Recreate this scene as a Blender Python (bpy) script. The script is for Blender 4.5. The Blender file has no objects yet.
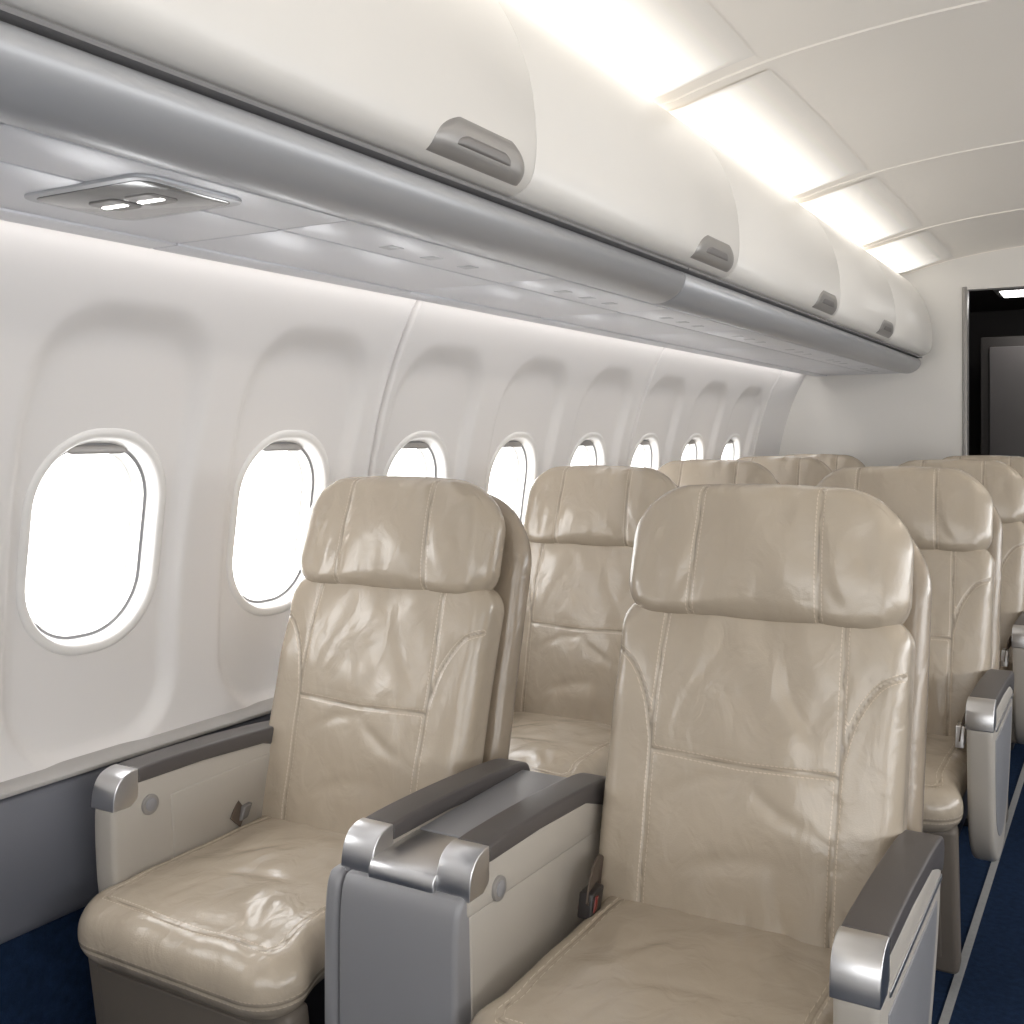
import bpy, bmesh, math
import numpy as np
from mathutils import Vector, noise, Matrix
scene=bpy.context.scene
COL=scene.collection
def srgb(r,g,b):
    f=lambda c:(c/255/12.92) if c/255<=.04045 else ((c/255+.055)/1.055)**2.4
    return (f(r),f(g),f(b),1)
# ---------------- materials
def base_mat(name,col,rough=.5,metal=0.0,bump=None,var=None,coat=0,spec=None):
    m=bpy.data.materials.new(name); m.use_nodes=True
    nt=m.node_tree; N=nt.nodes; L=nt.links
    p=N['Principled BSDF']
    p.inputs['Base Color'].default_value=col
    p.inputs['Roughness'].default_value=rough
    p.inputs['Metallic'].default_value=metal
    if spec is not None: p.inputs['Specular IOR Level'].default_value=spec
    if coat: p.inputs['Coat Weight'].default_value=coat; p.inputs['Coat Roughness'].default_value=.2
    tc=N.new('ShaderNodeTexCoord')
    if var:
        n=N.new('ShaderNodeTexNoise'); n.inputs['Scale'].default_value=var[0]; n.inputs['Detail'].default_value=4
        L.new(tc.outputs['Object'],n.inputs['Vector'])
        mx=N.new('ShaderNodeMix'); mx.data_type='RGBA'
        mx.inputs['A'].default_value=tuple(c*(1-var[1]) for c in col[:3])+(1,)
        mx.inputs['B'].default_value=tuple(min(1,c*(1+var[1])) for c in col[:3])+(1,)
        L.new(n.outputs['Fac'],mx.inputs['Factor']); L.new(mx.outputs['Result'],p.inputs['Base Color'])
    if bump:
        n=N.new('ShaderNodeTexNoise'); n.inputs['Scale'].default_value=bump[0]; n.inputs['Detail'].default_value=3
        L.new(tc.outputs['Object'],n.inputs['Vector'])
        b=N.new('ShaderNodeBump'); b.inputs['Strength'].default_value=bump[1]; b.inputs['Distance'].default_value=bump[2]
        L.new(n.outputs['Fac'],b.inputs['Height']); L.new(b.outputs['Normal'],p.inputs['Normal'])
    return m
def leather(name,col,rough=.26):
    m=bpy.data.materials.new(name); m.use_nodes=True
    nt=m.node_tree; N=nt.nodes; L=nt.links
    def mth(op,a,b=None,clamp=False):
        n=N.new('ShaderNodeMath'); n.operation=op; n.use_clamp=clamp
        for i,v in enumerate((a,b)):
            if v is None: continue
            if isinstance(v,(int,float)): n.inputs[i].default_value=v
            else: L.new(v,n.inputs[i])
        return n.outputs[0]
    p=N['Principled BSDF']; tc=N.new('ShaderNodeTexCoord')
    n=N.new('ShaderNodeTexNoise'); n.inputs['Scale'].default_value=5; n.inputs['Detail'].default_value=4
    L.new(tc.outputs['Object'],n.inputs['Vector'])
    mx=N.new('ShaderNodeMix'); mx.data_type='RGBA'
    mx.inputs['A'].default_value=tuple(c*.93 for c in col[:3])+(1,)
    mx.inputs['B'].default_value=tuple(c*1.06 for c in col[:3])+(1,)
    L.new(n.outputs['Fac'],mx.inputs['Factor'])
    at=N.new('ShaderNodeAttribute'); at.attribute_name='seamdist'
    D=at.outputs['Fac']
    seam=mth('SUBTRACT',1.0,mth('DIVIDE',D,.0028),True)
    st=mth('SUBTRACT',1.0,mth('DIVIDE',mth('ABSOLUTE',mth('SUBTRACT',D,.0058)),.0012),True)
    sp=N.new('ShaderNodeSeparateXYZ'); L.new(tc.outputs['Object'],sp.inputs[0])
    sm=mth('ADD',mth('ADD',sp.outputs[0],sp.outputs[2]),mth('MULTIPLY',sp.outputs[1],.3))
    dash=mth('GREATER_THAN',mth('FRACT',mth('MULTIPLY',sm,130)),.3)
    st=mth('MULTIPLY',st,dash)
    mx2=N.new('ShaderNodeMix'); mx2.data_type='RGBA'
    mx2.inputs['B'].default_value=tuple(c*.42 for c in col[:3])+(1,)
    L.new(mth('MULTIPLY',seam,.75),mx2.inputs['Factor']); L.new(mx.outputs['Result'],mx2.inputs['A'])
    mx3=N.new('ShaderNodeMix'); mx3.data_type='RGBA'
    mx3.inputs['B'].default_value=tuple(min(1,c*1.6) for c in col[:3])+(1,)
    L.new(mth('MULTIPLY',st,.8),mx3.inputs['Factor']); L.new(mx2.outputs['Result'],mx3.inputs['A'])
    L.new(mx3.outputs['Result'],p.inputs['Base Color'])
    p.inputs['Roughness'].default_value=rough
    p.inputs['Specular IOR Level'].default_value=.7
    p.inputs['Coat Weight'].default_value=.3; p.inputs['Coat Roughness'].default_value=.24
    def bump(vec,scale,detail,dist,strength,distort,prev=None,rg=.5):
        w=N.new('ShaderNodeTexNoise'); w.inputs['Scale'].default_value=scale; w.inputs['Detail'].default_value=detail; w.inputs['Distortion'].default_value=distort; w.inputs['Roughness'].default_value=rg
        L.new(vec,w.inputs['Vector'])
        b=N.new('ShaderNodeBump'); b.inputs['Strength'].default_value=strength; b.inputs['Distance'].default_value=dist
        L.new(w.outputs['Fac'],b.inputs['Height'])
        if prev: L.new(prev,b.inputs['Normal'])
        return b.outputs['Normal']
    mp=N.new('ShaderNodeMapping'); mp.inputs['Scale'].default_value=(1.7,1,.8); L.new(tc.outputs['Object'],mp.inputs['Vector'])
    mp2=N.new('ShaderNodeMapping'); mp2.inputs['Scale'].default_value=(1.3,1,.9); mp2.inputs['Rotation'].default_value=(0,.5,0); L.new(tc.outputs['Object'],mp2.inputs['Vector'])
    b1=bump(mp.outputs[0],5.5,1,.022,.5,.4)
    b1=bump(mp2.outputs[0],16,2.5,.006,.5,1.0,b1)
    # puckers along the seams
    pk=N.new('ShaderNodeTexNoise'); pk.inputs['Scale'].default_value=60; pk.inputs['Detail'].default_value=1
    L.new(tc.outputs['Object'],pk.inputs['Vector'])
    pkb=N.new('ShaderNodeBump'); pkb.inputs['Strength'].default_value=.6; pkb.inputs['Distance'].default_value=.003
    L.new(mth('MULTIPLY',pk.outputs['Fac'],mth('SUBTRACT',1.0,mth('DIVIDE',D,.022),True)),pkb.inputs['Height']); L.new(b1,pkb.inputs['Normal'])
    sb=N.new('ShaderNodeBump'); sb.inputs['Strength'].default_value=.8; sb.inputs['Distance'].default_value=.002
    L.new(mth('MINIMUM',mth('DIVIDE',D,.006),1.0),sb.inputs['Height']); L.new(pkb.outputs['Normal'],sb.inputs['Normal'])
    g=N.new('ShaderNodeTexVoronoi'); g.inputs['Scale'].default_value=420
    L.new(tc.outputs['Object'],g.inputs['Vector'])
    b2=N.new('ShaderNodeBump'); b2.inputs['Strength'].default_value=.2; b2.inputs['Distance'].default_value=.0005
    L.new(g.outputs['Distance'],b2.inputs['Height']); L.new(sb.outputs['Normal'],b2.inputs['Normal'])
    L.new(b2.outputs['Normal'],p.inputs['Normal'])
    return m
def emis(name,col,st,attr=False):
    m=bpy.data.materials.new(name); m.use_nodes=True
    p=m.node_tree.nodes['Principled BSDF']
    p.inputs['Base Color'].default_value=(.90,.86,.80,1) if attr else col
    p.inputs['Emission Color'].default_value=col; p.inputs['Emission Strength'].default_value=st
    if attr:
        a=m.node_tree.nodes.new('ShaderNodeAttribute'); a.attribute_name='fade'
        k=m.node_tree.nodes.new('ShaderNodeMath'); k.operation='MULTIPLY'; k.inputs[1].default_value=st
        m.node_tree.links.new(a.outputs['Fac'],k.inputs[0]); m.node_tree.links.new(k.outputs[0],p.inputs['Emission Strength'])
    return m
M_leather=leather('leather_beige',srgb(183,170,152))
M_leather2=leather('leather_shell',srgb(163,149,131))
M_wall=base_mat('panel_white',srgb(226,223,221),.5,var=(3,.012))
M_ceil=base_mat('ceiling_white',srgb(252,246,237),.55,var=(2,.012))
M_bin=base_mat('bin_white',srgb(230,227,222),.36,var=(2,.01))
M_grey=base_mat('rail_grey',srgb(172,173,176),.36,.25,var=(3,.03))
M_psu=base_mat('service_panel_grey',srgb(212,213,218),.35,.12,var=(3,.02))
M_slot=base_mat('slot_dark',srgb(128,126,126),.5,var=(5,.1))
M_handle=base_mat('handle_grey',srgb(156,153,150),.35,.3,var=(8,.03))
M_handle2=base_mat('paddle_grey',srgb(128,125,123),.4,.3,var=(8,.03))
M_button=base_mat('button_grey',srgb(176,178,182),.35,.2,var=(8,.03))
M_chrome=base_mat('satin_chrome',(.66,.66,.67,1),.3,1.0,bump=(200,.03,.0004))
M_pad=base_mat('arm_pad_dark',srgb(84,80,79),.42,bump=(400,.2,.0006),var=(10,.05))
M_armbody=base_mat('arm_plastic',srgb(182,176,167),.42,var=(6,.03))
M_console=base_mat('console_grey',srgb(146,146,149),.4,.1,var=(6,.03))
M_tray=base_mat('tray_grey',srgb(142,142,145),.42,var=(6,.03))
M_taupe=base_mat('taupe_panel',srgb(112,104,95),.5,var=(6,.06),bump=(60,.1,.001))
M_frame=base_mat('frame_dark',srgb(48,48,52),.5,.4,var=(6,.06))
M_dado=base_mat('dado_grey',srgb(108,110,118),.5,var=(6,.04))
M_ledge=base_mat('ledge_grey',srgb(168,165,162),.45,var=(6,.03))
M_navy=base_mat('carpet_navy',srgb(28,45,71),.95,var=(60,.5),bump=(350,.9,.004),spec=.1)
M_strip=base_mat('carpet_stripe',srgb(150,150,150),.9,var=(80,.15),bump=(300,.5,.002))
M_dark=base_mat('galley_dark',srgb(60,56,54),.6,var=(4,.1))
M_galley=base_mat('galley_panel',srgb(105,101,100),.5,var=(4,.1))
M_belt=base_mat('belt_web',srgb(100,88,78),.8,bump=(500,.5,.001))
M_black=base_mat('black_plastic',srgb(44,40,40),.35,var=(10,.1))
M_red=base_mat('red_button',srgb(120,36,30),.35,var=(10,.1))
M_bezel=base_mat('bezel_white',srgb(232,230,227),.35,var=(10,.01))
M_gasket=base_mat('gasket_grey',srgb(150,150,152),.5,var=(10,.03))
M_light=emis('lamp_lens',(1,.96,.89,1),1.1,True)  # cove lens emission, also carries the painted glow on the ceiling
M_led=emis('led_lens',(1,.98,.95,1),8)
M_glassdark=base_mat('smoked_lens',srgb(105,107,108),.12,.6,var=(10,.1))
M_pane=bpy.data.materials.new('window_pane'); M_pane.use_nodes=True
nt=M_pane.node_tree; nt.nodes.clear()
o=nt.nodes.new('ShaderNodeOutputMaterial'); t=nt.nodes.new('ShaderNodeBsdfTransparent'); g=nt.nodes.new('ShaderNodeBsdfGlossy'); x=nt.nodes.new('ShaderNodeMixShader')
g.inputs['Roughness'].default_value=.05; x.inputs[0].default_value=.06
fn=nt.nodes.new('ShaderNodeTexNoise'); fn.inputs['Scale'].default_value=3
cr=nt.nodes.new('ShaderNodeMapRange'); cr.inputs['To Min'].default_value=.94; cr.inputs['To Max'].default_value=1.0
nt.links.new(fn.outputs['Fac'],cr.inputs['Value']); nt.links.new(cr.outputs['Result'],t.inputs['Color'])
nt.links.new(t.outputs[0],x.inputs[1]); nt.links.new(g.outputs[0],x.inputs[2]); nt.links.new(x.outputs[0],o.inputs[0])

# ---------------- helpers
def link(o,parent=None):
    COL.objects.link(o)
    if parent is not None: o.parent=parent
    return o
def mk(name,V,F,mat,parent=None,angle=None,smooth=True,attr=None):
    me=bpy.data.meshes.new(name)
    me.from_pydata([tuple(map(float,v)) for v in V],[],[tuple(map(int,f)) for f in F])
    me.validate(); me.update()
    bm=bmesh.new(); bm.from_mesh(me); bmesh.ops.recalc_face_normals(bm,faces=bm.faces); bm.to_mesh(me); bm.free()
    me.polygons.foreach_set('use_smooth',[smooth]*len(me.polygons))
    if angle: me.set_sharp_from_angle(angle=math.radians(angle))
    if attr is not None:
        a=me.attributes.new(attr[0],'FLOAT','POINT'); a.data.foreach_set('value',np.asarray(attr[1],dtype=np.float32))
    me.materials.append(mat)
    return link(bpy.data.objects.new(name,me),parent)
def empty(name,loc,label,category,group=None):
    e=bpy.data.objects.new(name,None); e.empty_display_size=.1; e.location=loc
    e['label']=label; e['category']=category
    if group: e['group']=group
    COL.objects.link(e); return e
def struct(o,label=None):
    o['kind']='structure'
    if label: o['label']=label
    return o
def pad(size,r,step,Rt,Rb,plane=(0,2)):
    n=[max(2,int(round(s/step))) for s in size]
    quads=[]
    for ax in range(3):
        a,b=[k for k in range(3) if k!=ax]
        A,B=np.meshgrid(np.arange(n[a]),np.arange(n[b]),indexing='ij'); A=A.ravel();B=B.ravel()
        for side in (0,n[ax]):
            q=np.zeros((len(A),4,3),int)
            for i,(da,db) in enumerate(((0,0),(1,0),(1,1),(0,1))):
                q[:,i,a]=A+da;q[:,i,b]=B+db;q[:,i,ax]=side
            if side==0: q=q[:,::-1]
            quads.append(q)
    Q=np.concatenate(quads); flat=Q.reshape(-1,3)
    key=flat[:,0]*10**8+flat[:,1]*10**4+flat[:,2]
    u,idx,inv=np.unique(key,return_index=True,return_inverse=True)
    P=(flat[idx].astype(float)/np.array(n)-.5)*np.array(size)
    pa,pb=plane; pc=[k for k in range(3) if k not in plane][0]
    hx,hz,ht=size[pa]/2,size[pb]/2,size[pc]/2
    x,z,y=P[:,pa],P[:,pb],P[:,pc]
    m=np.maximum(np.maximum(np.abs(x)/hx,np.abs(z)/hz),1e-6)
    bx=x/m;bz=z/m
    R=np.where(bz>0,Rt,Rb)
    qx=np.clip(bx,-(hx-R),hx-R);qz=np.clip(bz,-(hz-R),hz-R)
    dx=bx-qx;dz=bz-qz;ln=np.hypot(dx,dz);ln[ln==0]=1
    corner=(np.abs(bx)>hx-R)&(np.abs(bz)>hz-R)
    nx=np.where(corner,qx+R*dx/ln,bx);nz=np.where(corner,qz+R*dz/ln,bz)
    k=m**2
    cx_=bx+(nx-bx)*k; cz_=bz+(nz-bz)*k
    Ln=np.maximum(np.hypot(cx_,cz_),1e-5)
    r=min(r,ht)
    e=np.where(m<1e-5,9.0,(1-m)*Ln)
    ex=np.maximum(0,r-e)
    ey=np.maximum(0,np.abs(y)-(ht-r))
    L2=np.hypot(ex,ey); L2[L2==0]=1
    inb=(ex>0)&(ey>0)
    e2=np.where(inb,r-r*ex/L2,e); y2=np.where(inb,np.sign(y)*((ht-r)+r*ey/L2),y)
    m2=np.where(inb,1-e2/Ln,m)
    V=np.zeros_like(P); V[:,pa]=cx_*m2; V[:,pb]=cz_*m2; V[:,pc]=y2
    assert np.isfinite(V).all()
    return V,inv.reshape(-1,4)
def catm(pts,n=6,closed=False):
    P=[np.array(p,float) for p in pts]; out=[]
    N=len(P); rng=range(N) if closed else range(N-1)
    for i in rng:
        p0=P[(i-1)%N] if (closed or i>0) else P[0]
        p1=P[i];p2=P[(i+1)%N];p3=P[(i+2)%N] if (closed or i+2<N) else P[-1]
        for k in range(n):
            t=k/n
            out.append(.5*((2*p1)+(-p0+p2)*t+(2*p0-5*p1+4*p2-p3)*t*t+(-p0+3*p1-3*p2+p3)*t**3))
    if not closed: out.append(P[-1])
    return np.array(out)
def segdist(X,Z,line):
    D=np.full(len(X),1e3)
    for (x0,z0),(x1,z1) in zip(line[:-1],line[1:]):
        dx=x1-x0;dz=z1-z0;L2=dx*dx+dz*dz+1e-12
        t=np.clip(((X-x0)*dx+(Z-z0)*dz)/L2,0,1)
        D=np.minimum(D,np.hypot(X-x0-t*dx,Z-z0-t*dz))
    return D
def ss(a,b,x):
    t=np.clip((x-a)/(b-a),0,1); return t*t*(3-2*t)
def prism(name,prof,a0,a1,mat,parent=None,axis='x',bevel=.004,seg=3,angle=35,loc=None):
    bm=bmesh.new()
    def pt(p,a):
        return {'x':(a,p[0],p[1]),'y':(p[0],a,p[1]),'z':(p[0],p[1],a)}[axis]
    v0=[bm.verts.new(pt(p,a0)) for p in prof]; v1=[bm.verts.new(pt(p,a1)) for p in prof]
    n=len(prof)
    c0=bm.faces.new(v0); c1=bm.faces.new(v1[::-1])
    for i in range(n): bm.faces.new((v0[i],v0[(i+1)%n],v1[(i+1)%n],v1[i]))
    bmesh.ops.recalc_face_normals(bm,faces=bm.faces)
    if bevel>0:
        ed=list(set(list(c0.edges)+list(c1.edges)))
        sharp=[e for e in bm.edges if e not in ed and len(e.link_faces)==2 and e.calc_face_angle()>math.radians(40)]
        bmesh.ops.bevel(bm,geom=ed+sharp,offset=bevel,segments=seg,affect='EDGES',profile=.5,clamp_overlap=True)
    me=bpy.data.meshes.new(name); bm.to_mesh(me); bm.free()
    me.polygons.foreach_set('use_smooth',[True]*len(me.polygons)); me.set_sharp_from_angle(angle=math.radians(angle))
    me.materials.append(mat)
    o=bpy.data.objects.new(name,me)
    if loc: o.location=loc
    return link(o,parent)
def box(name,x0,x1,y0,y1,z0,z1,mat,parent=None,bevel=.004):
    return prism(name,[(y0,z0),(y1,z0),(y1,z1),(y0,z1)],x0,x1,mat,parent,'x',bevel)
def loft(name,prof,ys,mat,parent=None,offs=None,cap=False,closed=False,angle=40):
    prof=np.array(prof);n=len(prof);V=[];F=[]
    c=prof.mean(axis=0)
    for j,y in enumerate(ys):
        for p in prof:
            q=p if offs is None else p+(c-p)/max(1e-6,np.linalg.norm(c-p))*offs[j]
            V.append((q[0],y,q[1]))
    m=n if closed else n-1
    for j in range(len(ys)-1):
        for i in range(m):
            a=j*n+i;b=j*n+(i+1)%n; F.append((a,b,b+n,a+n))
    if cap:
        F.append(tuple(range(n))[::-1]); F.append(tuple(range((len(ys)-1)*n,len(ys)*n)))
    return mk(name,V,F,mat,parent,angle=angle)
def cyl(name,c,axis,r,h,mat,parent=None,seg=32,bevel=.002):
    prof=[(r*math.cos(2*math.pi*i/seg),r*math.sin(2*math.pi*i/seg)) for i in range(seg)]
    k={'x':0,'y':1,'z':2}[axis]
    if axis=='x': prof=[(p[0]+c[1],p[1]+c[2]) for p in prof]
    if axis=='y': prof=[(p[0]+c[0],p[1]+c[2]) for p in prof]
    if axis=='z': prof=[(p[0]+c[0],p[1]+c[1]) for p in prof]
    return prism(name,prof,c[k]-h/2,c[k]+h/2,mat,parent,axis,bevel,2)

H=1.25
YB=5.65
Y0=-1.3
# ---------------- sidewall
zp=np.array([.60,.75,.85,.95,1.05,1.15,1.25,1.4,1.5,1.57,1.66]); xp=np.array([-1.664,-1.668,-1.668,-1.662,-1.650,-1.633,-1.610,-1.567,-1.527,-1.492,-1.43])
co=np.polyfit(zp,xp,4)
WX=lambda z:np.polyval(co,z)
RX=lambda z:WX(z)-.024+.005*ss(1.25,1.5,z)
WIN=[.79,1.325]+[1.825+.517*i for i in range(7)]
SEAMS=[.52,2.10,3.66,5.19]
ZC=1.055;HW=.143;HH=.196
def rrsdf(y,z,hw,hh,R):
    qx=np.abs(y)-(hw-R);qz=np.abs(z)-(hh-R)
    return np.hypot(np.maximum(qx,0),np.maximum(qz,0))+np.minimum(np.maximum(qx,qz),0)-R
def sidewall(sign,name):
    ys=np.arange(Y0,YB+.001,.01); zs=np.arange(.60,1.661,.01)
    if sign>0: ys=np.arange(Y0,YB+.01,.05)
    else:
        extra=np.concatenate([s+np.arange(-.02,.0201,.0025) for s in SEAMS])
        ys=np.unique(np.round(np.concatenate([ys,extra]),4))
    Yg,Zg=np.meshgrid(ys,zs,indexing='ij')
    X=WX(Zg)
    if sign<0:
        for w in WIN:
            wid=.188+.012*ss(.7,1.4,Zg)
            d=rrsdf((Yg-w)*(.192/wid),Zg-1.07,.192,.418,.135)
            band=-.024-.028*ss(1.25,1.45,Zg)
            t_=np.clip((d-.006)/(band-.006),0,1); k=t_*t_*(3-2*t_)
            X=X+(RX(Zg)-X)*k
        for s in SEAMS:
            X=X-.016*np.exp(-((Yg-s)/.0045)**2)+.005*np.exp(-((np.abs(Yg-s)-.016)/.010)**2)
    n1,n2=Yg.shape
    V=np.stack([X*(-sign),Yg,Zg],-1).reshape(-1,3)
    F=[]
    for i in range(n1-1):
        yc=(ys[i]+ys[i+1])/2
        for j in range(n2-1):
            if sign<0:
                zc=(zs[j]+zs[j+1])/2
                if any(abs(yc-w)<.2 and rrsdf(yc-w,zc-ZC,HW+.005,HH+.005,.133)<0 for w in WIN): continue
            a=i*n2+j; F.append((a,a+1,a+n2+1,a+n2))
    return struct(mk(name,V,F,M_wall),'white moulded cabin sidewall panel')
sidewall(-1,'wall_left'); sidewall(1,'wall_right')
def rrloop(hw,hh,R,n=14):
    pts=[]
    for cx,cz,a0 in ((hw-R,hh-R,0),(-(hw-R),hh-R,90),(-(hw-R),-(hh-R),180),(hw-R,-(hh-R),270)):
        for k in range(n+1):
            a=math.radians(a0+90*k/n); pts.append((cx+R*math.cos(a),cz+R*math.sin(a)))
    return pts
def ring(name,sec,mat,e):
    V=[];F=[];nl=0
    for (o_,dx) in sec:
        lp=rrloop(HW+o_,HH+o_,max(.02,.130+o_)); nl=len(lp)
        for (a,b) in lp:
            V.append((float(RX(ZC+b))+dx+1.68,a,b))
    for k in range(len(sec)-1):
        for j in range(nl):
            a=k*nl+j;b=k*nl+(j+1)%nl;F.append((a,b,b+nl,a+nl))
    mk(name,V,F,mat,e)
sec=[(.017,-.006),(.015,.001),(.010,.0035),(.0,.0035),(-.004,.000),(-.006,-.006),(-.012,-.024)]
sec2=[(-.012,-.024),(-.013,-.0255),(-.0155,-.0265),(-.018,-.0265)]
sec3=[(-.018,-.0265),(-.019,-.030),(-.022,-.050),(-.027,-.052)]
for i,w in enumerate(WIN):
    e=bpy.data.objects.new('window_%d'%(i+1),None); e.location=(-1.68,w,ZC); e['kind']='structure'; e['label']='rounded cabin window with white bezel, bright daylight outside'; COL.objects.link(e)
    ring('bezel',sec,M_bezel,e); ring('gasket',sec2,M_gasket,e); ring('reveal',sec3,M_bezel,e)
    lp=rrloop(HW-.021,HH-.021,.109)
    V=[(float(RX(ZC+b))-.049+1.68,a,b) for a,b in lp]
    mk('pane',V,[tuple(range(len(lp)))],M_pane,e,smooth=False)
    zt=ZC+HH-.018
    prof=[(-.07,zt-ZC-.010),(-.055,zt-ZC-.015),(.055,zt-ZC-.015),(.07,zt-ZC-.010),(.055,zt-ZC+.002),(-.055,zt-ZC+.002)]
    xx=float(RX(zt))+1.68
    prism('window_shade',prof,xx-.040,xx-.024,M_handle,e,'x',.003)
# dado
dp=[(-1.70,.648),(-1.64,.648),(-1.626,.640),(-1.622,.625),(-1.622,.42),(-1.634,.40),(-1.70,.40)]
struct(prism('baseboard_left',dp,Y0,YB,M_dado,None,'y',.004),'grey lower sidewall panel')
struct(prism('trim_5',[(-1.70,.660),(-1.636,.660),(-1.619,.656),(-1.619,.648),(-1.70,.648)],Y0,YB,M_ledge,None,'y',.002),'pale ledge trim over the lower sidewall panel')
struct(box('baseboard_right',1.622,1.70,Y0,YB,0,.665,M_dado),'grey lower sidewall panel')
struct(box('trim_1',-1.70,-1.64,Y0,YB,0,.40,M_navy),'navy carpeted lower wall strip')
# floor
struct(box('floor',-1.7,1.7,Y0-.05,YB+2.2,-.05,0,M_navy,bevel=0),'dark navy carpet floor')
struct(box('trim_2',-.353,-.335,Y0,YB+.3,0,.004,M_strip,bevel=0),'pale stripe along the aisle carpet')
# bulkheads
struct(box('wall_back',-1.75,-.70,YB,YB+.06,0,2.35,M_bin,bevel=.0),'white cabin partition wall')
struct(box('trim_3',-.70,.35,YB,YB+.06,1.975,2.35,M_bin,bevel=.0),'white panel above the doorway')
struct(box('wall_partition',.35,1.75,YB,YB+.06,0,2.35,M_bin,bevel=.0),'white cabin partition wall')
struct(box('wall_front',-1.75,1.75,Y0-.06,Y0,0,2.35,M_bin,bevel=.0),'white cabin partition wall')
struct(box('trim_4',-.718,-.695,YB-.006,YB+.066,0,1.99,M_handle,bevel=.004),'grey metal door frame edge')
# galley beyond
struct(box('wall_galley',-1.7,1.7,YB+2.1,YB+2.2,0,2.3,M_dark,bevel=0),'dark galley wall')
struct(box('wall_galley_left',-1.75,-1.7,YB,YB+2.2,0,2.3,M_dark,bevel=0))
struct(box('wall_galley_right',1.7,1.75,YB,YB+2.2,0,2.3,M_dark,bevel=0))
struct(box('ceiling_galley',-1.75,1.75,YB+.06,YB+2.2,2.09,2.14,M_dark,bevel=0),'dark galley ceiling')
g=empty('galley_cabinet',(-.45,YB+1.2,0),'tall dark grey galley cabinet beyond the doorway','cabinet')
box('cabinet_body',-.32,.5,0,.5,0,1.84,M_dark,g)
box('cabinet_door',-.27,.3,-.015,.0,.1,1.78,M_galley,g)
box('handle',.22,.24,-.04,-.015,.8,1.1,M_handle,g)
g=empty('galley_ceiling_lamp',(-.56,YB+.95,2.07),'small bright galley ceiling lamp','lamp')
box('lamp_housing',-.1,.4,-.16,.16,-.01,.03,M_handle,g)
box('lamp_lens',-.07,.37,-.12,.12,-.018,-.008,M_led,g)
# ---------------- ceiling
half=[(-1.46,1.62),(-1.40,1.75),(-1.28,1.92),(-1.16,2.035),(-1.06,2.064),(-.97,2.080),(-.88,2.104),(-.7,2.142),(-.45,2.17),(-.2,2.182),(0,2.185)]
hp=catm(half,5); full=np.concatenate([hp,(hp[::-1]*np.array([-1,1]))[1:]])
RIB=[-.9,.15,1.3,2.46,3.68,4.76,YB]
DM=.022
ys=[];off=[]
for a,b in zip(RIB[:-1],RIB[1:]):
    for t in np.linspace(0,1,15):
        ys.append(a+.003+(b-a-.006)*t); off.append(DM*4*t*(1-t))
    ys.append(b);off.append(-.004)
ys=[Y0]+ys+[YB+.03]; off=[0]+off+[0]
V=[];F=[];n=len(full)
for y,o_ in zip(ys,off):
    for p in full:
        k=ss(1.05,.45,abs(p[0])) if o_>0 else 1
        V.append((p[0],y,p[1]+o_*k))
for j in range(len(ys)-1):
    for i in range(n-1):
        a=j*n+i;F.append((a,a+1,a+n+1,a+n))
struct(mk('ceiling',V,F,M_ceil,angle=25),'cream curved ceiling panels with cove lighting')
cx=full[:,0];cz=full[:,1]
CZ=lambda x:float(np.interp(x,cx,cz))
for a,b in zip(RIB[:-1],RIB[1:]):
    for sg in (-1,1):
        e=empty('ceiling_light',(sg*.9,(a+b)/2,CZ(-.9)),'long warm white cove light lens in the ceiling','light','cove lights along the ceiling')
        L_=(b-a)/2-.055
        xs=[-1.03,-1.0,-.97,-.95,-.93,-.91,-.89,-.87,-.85,-.83,-.81,-.785,-.75]
        fd=[1,1,1,.97,.88,.76,.62,.47,.33,.21,.12,.05,0]  # lens widened inboard; fading emission paints the soft glow on the ceiling
        V=[];F=[];A=[]
        yy=np.concatenate([[-L_,-L_+.03],np.linspace(-L_+.07,L_-.07,11),[L_-.03,L_]])
        for jy,y in enumerate(yy):
            t=.5+y/(b-a)
            for k,xv in enumerate(xs):
                zz=CZ(xv)+DM*4*t*(1-t)*float(ss(1.05,.45,abs(xv)))-.003
                V.append((sg*(-(xv))-sg*.9 if sg>0 else xv+.9,y,zz-CZ(-.9)))
                A.append(fd[k]*(0.0 if jy in (0,len(yy)-1) else 1))
        for j in range(len(yy)-1):
            for k in range(len(xs)-1):
                q=j*len(xs)+k;F.append((q,q+1,q+len(xs)+1,q+len(xs)))
        mk('lamp_lens',V,F,M_light,e,attr=('fade',A))
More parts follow.
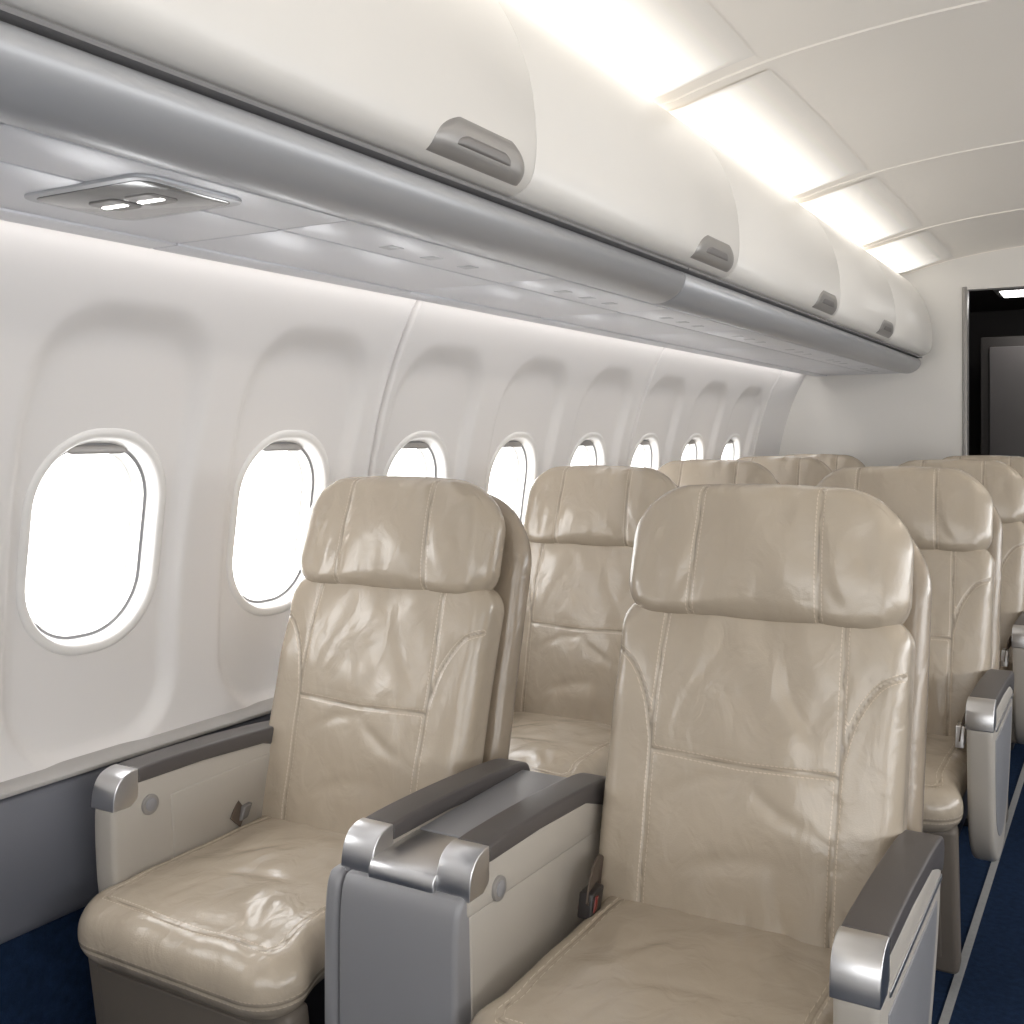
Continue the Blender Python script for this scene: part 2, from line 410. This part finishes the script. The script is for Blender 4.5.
# ---------------- overhead bins
front=catm([(-.905,1.650),(-.880,1.653),(-.857,1.669),(-.846,1.70),(-.844,1.75),(-.853,1.83),(-.879,1.91),(-.92,1.985),(-.965,2.035),(-1.0,2.048)],5)
def offs(prof,d):
    P=np.array(prof);T=np.gradient(P,axis=0);T/=np.linalg.norm(T,axis=1,keepdims=True)
    Nn=np.stack([-T[:,1],T[:,0]],-1); return P+Nn*d
inner=offs(front,.02)
doorp=np.concatenate([front,inner[::-1]])
fz=front[:,1];fx=front[:,0]
FX=lambda z:np.interp(z,fz,fx)
BINS=[(-.6,.48),(.48,1.53),(1.53,2.58),(2.58,3.65),(3.65,4.62),(4.62,5.56)]
for sg in (-1,1):
  for bi,(a,b) in enumerate(BINS):
    c=(a+b)/2;L_=(b-a)/2
    e=empty('overhead_bin',(sg*1.1,c,1.65),'closed white overhead luggage bin with grey latch' if bi<5 else 'plain white overhead luggage bin against the partition','luggage bin','overhead bins along the cabin')
    m=lambda P:[(( (p[0]+1.1) if sg<0 else -(p[0]+1.1)),p[1]-1.65) for p in P]
    loft('bin_door',m(doorp),[-L_+.0005,-L_+.0015,L_-.0015,L_-.0005],M_bin,e,offs=[.0009,0,0,.0009],cap=True,closed=True,angle=50)
    body=[(-.93,1.655),(-.88,1.70),(-.875,1.76),(-.9,1.88),(-.94,1.96),(-1.0,2.03),(-1.14,2.01),(-1.28,1.88),(-1.38,1.72),(-1.40,1.655)]
    loft('bin_body',m(body),[-L_+.001,L_-.001],M_bin,e,cap=True,closed=True)
    hc=b-.155-c; 
    def dome(name,hl,z0,z1,off,mat,par):
        V=[];F=[];ns,nt_=32,14
        for j in range(nt_+1):
            t=j/nt_; z=z0+(z1-z0)*t; w=hl*(1-.5*t**3.5)
            for i in range(ns+1):
                s=-1+2*i/ns
                edge=max(abs(s)**14,t**12,(1-t)**14)
                ox=off*(1-edge)-.003*edge
                X_=FX(z)+ox+1.1
                V.append((X_ if sg<0 else -X_,hc+s*w,z-1.65-ox*.3))
        for j in range(nt_):
            for i in range(ns):
                q=j*(ns+1)+i;F.append((q,q+1,q+ns+2,q+ns+1))
        return mk(name,V,F,mat,par)
    if bi<5:
        hd=dome('handle',.135,1.656,1.720,.004,M_handle,e)
        dome('latch_paddle',.085,1.676,1.697,.0062,M_handle2,hd)
  valp=catm([(-1.0,1.572),(-.97,1.567),(-.94,1.574),(-.915,1.592),(-.903,1.615),(-.905,1.634),(-.92,1.642)],5)
  vq=np.concatenate([valp,np.array([(-.95,1.642),(-1.0,1.62)])])
  for (a,b) in [(Y0,.45),(.455,2.36),(2.365,YB-.05)]:
    e=empty('light_rail',(sg*.95,(a+b)/2,1.6),'rounded satin grey rail under the luggage bins','rail','grey rails under the bins')
    mm=[((p[0]+.95) if sg<0 else -(p[0]+.95),p[1]-1.6) for p in vq]
    L_=(b-a)/2
    loft('rail_body',mm,[-L_,-L_+.004,L_-.004,L_],M_grey,e,offs=[.004,0,0,.004],cap=True,closed=True,angle=50)
    hp_=[(-.93,1.6425),(-.897,1.6425),(-.895,1.648),(-.93,1.6505)]
    loft('rail_edge',[((p[0]+.95) if sg<0 else -(p[0]+.95),p[1]-1.6) for p in hp_],[-L_,L_],M_slot,e,cap=True,closed=True)
# service panels
PE=[-.5,.1,.68,1.24,1.9,2.5,3.1,3.7,4.3,4.9,YB-.05]
for i,(a,b) in enumerate(zip(PE[:-1],PE[1:])):
    e=empty('service_panel',(-1.2,(a+b)/2,1.58),'satin grey overhead service panel above the seats','service panel','service panels above the seats')
    L_=(b-a)/2-.0015
    def sp(nm,x0,x1,z0,z1,mat=M_psu,y0=-L_,y1=L_,bev=.003,rr=0):
        if rr:
            cxm,cym=(x0+x1)/2+1.2,(y0+y1)/2
            pr=[(cxm+p[0],cym+p[1]) for p in rrloop((x1-x0)/2,(y1-y0)/2,rr,6)]
            pr=[p for k,p in enumerate(pr) if k==0 or (abs(p[0]-pr[k-1][0])+abs(p[1]-pr[k-1][1]))>1e-5]
        else: pr=[(x0+1.2,y0),(x1+1.2,y0),(x1+1.2,y1),(x0+1.2,y1)]
        return prism(nm,pr,z0-1.58,z1-1.58,mat,e,'z',bev,2)
    sp('inner_panel',-1.135,-1.001,1.570,1.60)
    sp('outer_panel',-1.36,-1.1365,1.569,1.60)
    sp('edge_strip',-1.425,-1.3615,1.566,1.60)
    if 0.6<a<.7:
        y=.975-(a+b)/2
        sp('lamp_frame',-1.275,-1.030,1.5655,1.572,M_button,y-.092,y+.092,.002,.03)
        sp('lamp_glass',-1.262,-1.043,1.5645,1.570,M_glassdark,y-.079,y+.079,.001,.022)
        for dx in (-1.19,-1.12):
            sp('reading_lamp',dx-.028,dx+.028,1.5625,1.567,M_handle2,y-.026,y+.026,.002,.01)
            sp('lamp_lens',dx-.022,dx+.022,1.561,1.5645,M_led,y-.0045,y+.0045,.001)
    elif i>2:
        for dy in (-.12,0,.12):
            sp('call_button',-1.095,-1.065,1.5692,1.572,M_button,dy-.016,dy+.016,.0005)
struct(box('ceiling_soffit',-1.42,-1.0,Y0,YB,1.60,1.605,M_slot,bevel=0),'panel backing above service units')
# ---------------- seats
REC=math.radians(14); PY,PZ=.345,.42
def recline(V,curve=0):
    x,y,s=V[:,0],V[:,1],V[:,2]
    y=y-curve*np.sin(np.clip(s/.55,0,1)*math.pi)
    out=np.empty_like(V); out[:,0]=x
    out[:,1]=PY+y*math.cos(REC)+s*math.sin(REC)
    out[:,2]=PZ-y*math.sin(REC)+s*math.cos(REC)
    return out
def wr(V,amp,fr,off=0):
    return np.array([noise.noise(Vector((v[0]*fr+off,v[1]*fr,v[2]*fr*.7)))*amp for v in V])
def folds(x,s,lst):
    d=np.zeros(len(x))
    for (x0,s0,an,ln,wd,dp_) in lst:
        ca,sa=math.cos(math.radians(an)),math.sin(math.radians(an))
        u=(x-x0)*ca+(s-s0)*sa; v=-(x-x0)*sa+(s-s0)*ca
        v=v+.12*u*u/ln
        d+=dp_*np.exp(-(u/ln)**2)*np.exp(-(v/wd)**2)
    return d
def strap(nm,pts,w,mat,par):
    P=catm(pts,6);V=[];F=[]
    T=np.gradient(P,axis=0);T/=np.linalg.norm(T,axis=1,keepdims=True)
    for p,tt in zip(P,T):
        sd=np.cross(tt,(1,0,0));sd/=max(1e-6,np.linalg.norm(sd))
        up=np.array((1,0,0))
        for a,b in ((1,1),(-1,1),(-1,-1),(1,-1)): V.append(p+sd*a*w/2+up*b*.0015)
    n=len(P)
    for j in range(n-1):
        for k in range(4):
            a=j*4+k;b=j*4+(k+1)%4;F.append((a,b,b+4,a+4))
    F.append((0,1,2,3));F.append(tuple(range(4*n-4,4*n))[::-1])
    return mk(nm,V,F,mat,par,angle=40)
def build_seat_parts(par):
    out=[]
    hx,hs=.255,.395
    V,F=pad((2*hx,.062,2*hs),.028,.010,.15,.05)
    V[:,2]-=.010*(V[:,0]/hx)**2*ss(.1,.39,V[:,2])
    V[:,0]*=1-.05*ss(-.1,-.4,V[:,2])
    V[:,1]+=.140; V[:,2]+=.378
    V[:,1]-=.010*(V[:,0]/hx)**2
    out.append(mk('seat_shell',recline(V),F,M_leather2,par,attr=('seamdist',np.full(len(V),1.0))))
    # back cushion
    hx,hs=.244,.29
    V,F=pad((2*hx,.10,2*hs),.034,.005,.05,.06)
    sm=[[(-.155,-.3),(-.152,-.1),(-.154,.06),(-.150,.3)],[(.155,-.3),(.152,-.1),(.154,.06),(.150,.3)],
        [(-.152,.035),(0,.028),(.152,.035)],
        [tuple(p) for p in catm([(-.25,.2),(-.205,.175),(-.172,.12),(-.154,.05)],6)],
        [tuple(p) for p in catm([(.25,.2),(.205,.175),(.172,.12),(.154,.05)],6)]]
    fr=ss(.0,-.035,V[:,1])
    D=np.min([segdist(V[:,0],V[:,2],l) for l in sm],axis=0)
    x,s=V[:,0].copy(),V[:,2].copy()
    puff=.014*(1-(x/hx)**2)*(1-(s/hs)**4)
    fo=folds(x,s,[(-.09,-.2,65,.06,.012,.004),(.08,-.19,110,.07,.012,.004),(-.03,-.22,85,.04,.009,.003),(.03,-.22,100,.05,.009,.003),
                  (-.06,.0,20,.06,.011,.003),(.06,-.03,150,.06,.011,.003),(-.10,.12,70,.06,.011,.003),(.08,.13,120,.06,.011,.003),(-.02,-.12,15,.07,.014,.003)])
    disp=fr*(puff-.0015*np.exp(-(D/.0045)**2)-.002*np.exp(-(D/.02)**2)-fo)
    disp+=fr*(wr(V,.008,7)+wr(V,.0035,18,5))
    V[:,1]-=disp; V[:,1]+=.05; V[:,2]+=.28
    V[:,0]*=1-.02*ss(-.1,-.29,s)
    out.append(mk('backrest',recline(V,.012),F,M_leather,par,attr=('seamdist',D+.05*(1-fr))))
    # headrest
    hx,hs=.240,.120
    V,F=pad((2*hx,.088,2*hs),.042,.005,.105,.058)
    x,s=V[:,0].copy(),V[:,2].copy(); fr=ss(.0,-.03,V[:,1])
    sm=[[(-.112,-.2),(-.105,0),(-.1,.2)],[(.112,-.2),(.105,0),(.1,.2)]]
    D=np.min([segdist(x,s,l) for l in sm],axis=0)
    puff=.012*(1-(x/hx)**2)*(1-(s/hs)**2)
    fo=folds(x,s,[(-.12,-.05,65,.05,.012,.003),(.12,-.05,115,.05,.012,.003),(-.17,.0,80,.05,.014,.003),(.17,.02,95,.05,.014,.003)])
    V[:,1]-=fr*(puff-.002*np.exp(-(D/.0045)**2)-.005*np.exp(-(D/.020)**2)-fo+wr(V,.006,8,9)+wr(V,.003,20,3))
    V[:,1]-=.003*ss(.08,-.12,s)
    V[:,1]+=.012*(np.maximum(0,np.abs(x)-.08)/.16)**2
    V[:,2]-=.014*(x/hx)**2*ss(-.02,.12,s)
    V[:,1]+=.026; V[:,2]+=.657
    out.append(mk('headrest',recline(V),F,M_leather,par,attr=('seamdist',D+.05*(1-fr))))
    # seat cushion
    hx,hy=.226,.255
    V,F=pad((2*hx,2*hy,.094),.044,.006,.04,.075,plane=(0,1))
    x,y,z=V[:,0].copy(),V[:,1].copy(),V[:,2].copy(); top=ss(0,.035,z)
    sm=[[(-.184,.3),(-.182,-.1),(-.180,-.185),(-.17,-.205),(0,-.212),(.17,-.205),(.180,-.185),(.182,-.1),(.184,.3)]]
    D=np.min([segdist(x,y,l) for l in sm],axis=0)
    puff=.011*(1-(x/hx)**2)*(1-(y/hy)**2)
    fo=folds(x,y,[(-.09,.05,60,.06,.014,.003),(.08,.08,120,.06,.014,.003),(.0,-.04,10,.08,.014,.0025),(-.08,-.13,75,.05,.012,.0025),(.09,-.12,110,.05,.012,.0025)])
    V[:,2]+=top*(puff-.001*np.exp(-(D/.004)**2)-fo+wr(V,.004,7,2)+wr(V,.003,17,7))
    fw=ss(-.13,-.2,y); V[:,0]*=1+.06*fw
    V[:,2]-=.014*ss(-.10,-.25,y)
    V[:,2]+=.442; V[:,1]+=.160
    out.append(mk('seat_cushion',V,F,M_leather,par,attr=('seamdist',np.where(top>.98,D,np.minimum(D+.05*(1-top),np.abs(z+.012))))))
    out.append(prism('leg_rest',[(-.052,.390),(.0,.398),(.05,.06),(-.005,.05)],-.230,.226,M_taupe,par,'x',.014))
    out.append(prism('leg_rest_inset',[(-.0535,.365),(-.045,.365),(.0,.09),(-.0125,.09)],-.195,.191,M_taupe,par,'x',.003))
    out.append(prism('seat_pan',[(.0,.40),(.42,.40),(.42,.30),(.05,.28)],-.2,.2,M_frame,par,'x',.006))
    out.append(prism('seat_base',[(.08,0),(.42,0),(.42,.04),(.3,.06),(.28,.31),(.16,.31),(.14,.06),(.08,.04)],-.15,.15,M_frame,par,'x',.006))
    out.append(strap('seat_belt',[(-.222,.38,.46),(-.226,.37,.51),(-.222,.345,.540),(-.212,.305,.530),(-.204,.275,.50)],.034,M_belt,par))
    out.append(strap('seat_belt',[(.210,.38,.46),(.214,.35,.54),(.210,.31,.57),(.200,.27,.545),(.195,.255,.505)],.034,M_belt,par))
    out.append(prism('belt_tongue',[(.235,.495),(.272,.50),(.292,.545),(.25,.545)],.186,.206,M_chrome,par,'x',.002))
    return out
def buckle(par):
    return [prism('belt_buckle',[(.262,.485),(.300,.490),(.314,.526),(.272,.524)],-.222,-.196,M_black,par,'x',.004),
            prism('buckle_button',[(.269,.495),(.281,.497),(.288,.518),(.278,.518)],-.224,-.194,M_red,par,'x',.002)]
def fitting(par):
    return [prism('belt_fitting',[(.285,.500),(.305,.503),(.318,.528),(.296,.526)],-.222,-.198,M_handle2,par,'x',.003)]
def arm(par,xc,kind,w=.056):
    o=[];h=w/2
    pd=catm([(.452,.598),(.470,.618),(.468,.640),(.446,.653),(.36,.661),(.22,.667),(.1,.668),(.046,.666)],4)
    pp=[tuple(p) for p in pd]+[(.046,.640),(.2,.640),(.36,.632),(.42,.612)]
    o.append(prism('arm_pad',pp,xc-h-.001,xc+h+.001,M_pad,par,'x',.010,4))
    cp=catm([(.046,.6665),(.03,.6655),(.012,.659),(.0,.645),(-.006,.625),(-.008,.604)],5)
    cc=[tuple(p) for p in cp]+[(.030,.604),(.046,.616)]
    o.append(prism('arm_cap',cc,xc-h-.001,xc+h+.001,M_chrome,par,'x',.009,4))
    if kind=='window':
        bp=[tuple(p) for p in catm([(-.006,.608),(-.004,.52),(.008,.43),(.05,.385)],4)]+[(.46,.40),(.46,.62),(.40,.635),(.046,.647),(.02,.625)]
        o.append(prism('arm_body',bp,xc-h+.001,xc+h-.001,M_armbody,par,'x',.010))
        bx=xc+h-.001
        o.append(prism('arm_inset',[(.12,.60),(.43,.61),(.43,.47),(.13,.46)],bx-.006,bx+.002,M_armbody,par,'x',.003))
    elif kind=='aisle':
        bp=[tuple(p) for p in catm([(-.006,.608),(-.003,.50),(.018,.37),(.07,.30),(.14,.275),(.22,.28),(.30,.33),(.38,.43),(.435,.53),(.46,.62)],4)]+[(.40,.635),(.046,.647),(.02,.625)]
        o.append(prism('arm_body',bp,xc-h+.001,xc+h-.001,M_armbody,par,'x',.012))
        ip=[tuple(p) for p in catm([(.045,.575),(.045,.48),(.068,.38),(.13,.335),(.20,.335),(.27,.375),(.34,.46),(.385,.53),(.40,.575)],4)]
        o.append(prism('arm_inset',ip,xc+h-.006,xc+h+.001,M_console,par,'x',.002))
        o.append(prism('arm_rim',[(.05,.600),(.44,.600),(.44,.592),(.05,.592)],xc+h-.006,xc+h+.0015,M_chrome,par,'x',.001))
        bx=xc-h+.001
    else:
        bp=[(-.006,.610),(-.006,.58),(.445,.57),(.445,.62),(.40,.635),(.046,.647),(.02,.625)]
        o.append(prism('arm_body',bp,xc-h+.001,xc+h-.001,M_armbody,par,'x',.006))
        bx=xc+h-.001 if kind=='console_r' else xc-h+.001
    sgn=1 if kind in('window','console_r') else -1
    if kind!='console_l':
        yb=.072
        o.append(cyl('arm_button',(bx,yb,.596),'x',.018,.010,M_handle,par))
        o.append(cyl('button_centre',(bx+sgn*.0015,yb,.596),'x',.012,.010,M_console,par))
    return o
XL,XR=-1.300,-.540
LY=[1.24,2.20,3.12,3.94,4.60]
RP=[(XR,1.25,-.908),(-.555,2.54,-.915),(-.555,3.60,-.915),(-.555,4.58,-.915)]
sL=empty('passenger_seat',(XL,LY[0],0),'beige leather cabin seat beside the windows','seat','beige leather passenger seats')
partsL=build_seat_parts(sL)
armL=arm(None,-.238,'window')+fitting(None)
for p in armL: p.parent=sL
def copyset(parts,par):
    for p in parts:
        q=p.copy(); COL.objects.link(q); q.parent=par
for y in LY[1:]:
    e=empty('passenger_seat',(XL,y,0),'beige leather cabin seat beside the windows','seat','beige leather passenger seats')
    copyset(partsL+armL,e)
armR=None
for i,(x_,y,_c) in enumerate(RP):
    e=empty('passenger_seat',(x_,y,0),'beige leather cabin seat with grey aisle armrest','seat','beige leather passenger seats')
    copyset(partsL,e)
    if armR is None:
        armR=arm(e,.268,'aisle')+buckle(e)
    else: copyset(armR,e)
cs=None
for x_,y,xc_ in RP:
    e=empty('seat_console',(xc_,y,0),'grey console with two armrests between seats','console','consoles between the seats')
    if cs is None:
        cs=arm(e,-.082,'console_l')+arm(e,.088,'console_r')
        fy=[tuple(p) for p in catm([(.02,.610),(-.010,.609),(-.022,.602),(-.030,.575),(-.034,.50),(-.032,.30),(-.015,.05)],4)]
        bp=fy+[(.44,.05),(.44,.610)]
        cs.append(prism('console_side',bp,-.124,-.098,M_console,e,'x',.010,4))
        cs.append(prism('console_body',bp,-.096,.111,M_console,e,'x',.010,4))
        cs.append(prism('side_panel',[(.0,.582),(.435,.582),(.435,.08),(.02,.08)],.106,.1135,M_armbody,e,'x',.003))
        tp=[(.112,.638),(.004,.634),(-.008,.631),(-.014,.622),(-.015,.604),(.112,.604)]
        cs.append(prism('tray_plate',tp,-.0545,.0605,M_chrome,e,'x',.002))
        cs.append(prism('tray_lid',[(.114,.59),(.44,.59),(.44,.643),(.114,.639)],-.0545,.0605,M_tray,e,'x',.004))
    else: copyset(cs,e)
# ---------------- lights
def area(name,loc,sx,sy,energy,dirv,col=(1,1,1)):
    l=bpy.data.lights.new(name,'AREA'); l.shape='RECTANGLE'; l.size=sx; l.size_y=sy; l.energy=energy; l.color=col
    o=bpy.data.objects.new(name,l); o.location=loc
    z=-Vector(dirv).normalized(); yv=Vector((0,1,0)); xv=yv.cross(z).normalized(); yv=z.cross(xv)
    o.rotation_euler=Matrix((xv,yv,z)).transposed().to_euler()
    COL.objects.link(o); return o
area('cove_lamp_left',(-1.03,2.4,2.054),.035,6.2,1.6,(1,0,.05),(1,.95,.88))
area('cove_lamp_right',(1.03,2.4,2.054),.035,6.2,16,(-1,0,.12),(1,.95,.89))
area('wash_lamp_left',(-1.447,2.3,1.598),.03,6.5,4.6,(-.12,0,-1),(1,.97,.94))
area('window_daylight_right',(1.55,2.2,1.15),.5,6.0,56,(-1,0,.24),(.98,.99,1))  # unseen fill lamp added at the plain right wall, stands in for windows
area('front_daylight',(.2,Y0+.05,1.5),2.2,1.0,20,(0,1,-.12),(.98,.99,1)).rotation_euler=(math.radians(90),0,0)  # unseen fill lamp added behind the camera, no opening there
w=bpy.data.worlds.new('World'); scene.world=w; w.use_nodes=True
w.node_tree.nodes['Background'].inputs[0].default_value=(1,.997,.995,1)
w.node_tree.nodes['Background'].inputs[1].default_value=7
# ---------------- camera
cam=bpy.data.cameras.new('Camera'); cam.lens=1063/1024*36; cam.sensor_width=36; cam.shift_y=-75/1024; cam.clip_start=.02
co_=bpy.data.objects.new('Camera',cam); co_.location=(0,0,H); co_.rotation_euler=(math.radians(90),0,math.radians(30.2))
COL.objects.link(co_); scene.camera=co_
scene.view_settings.view_transform='Standard'
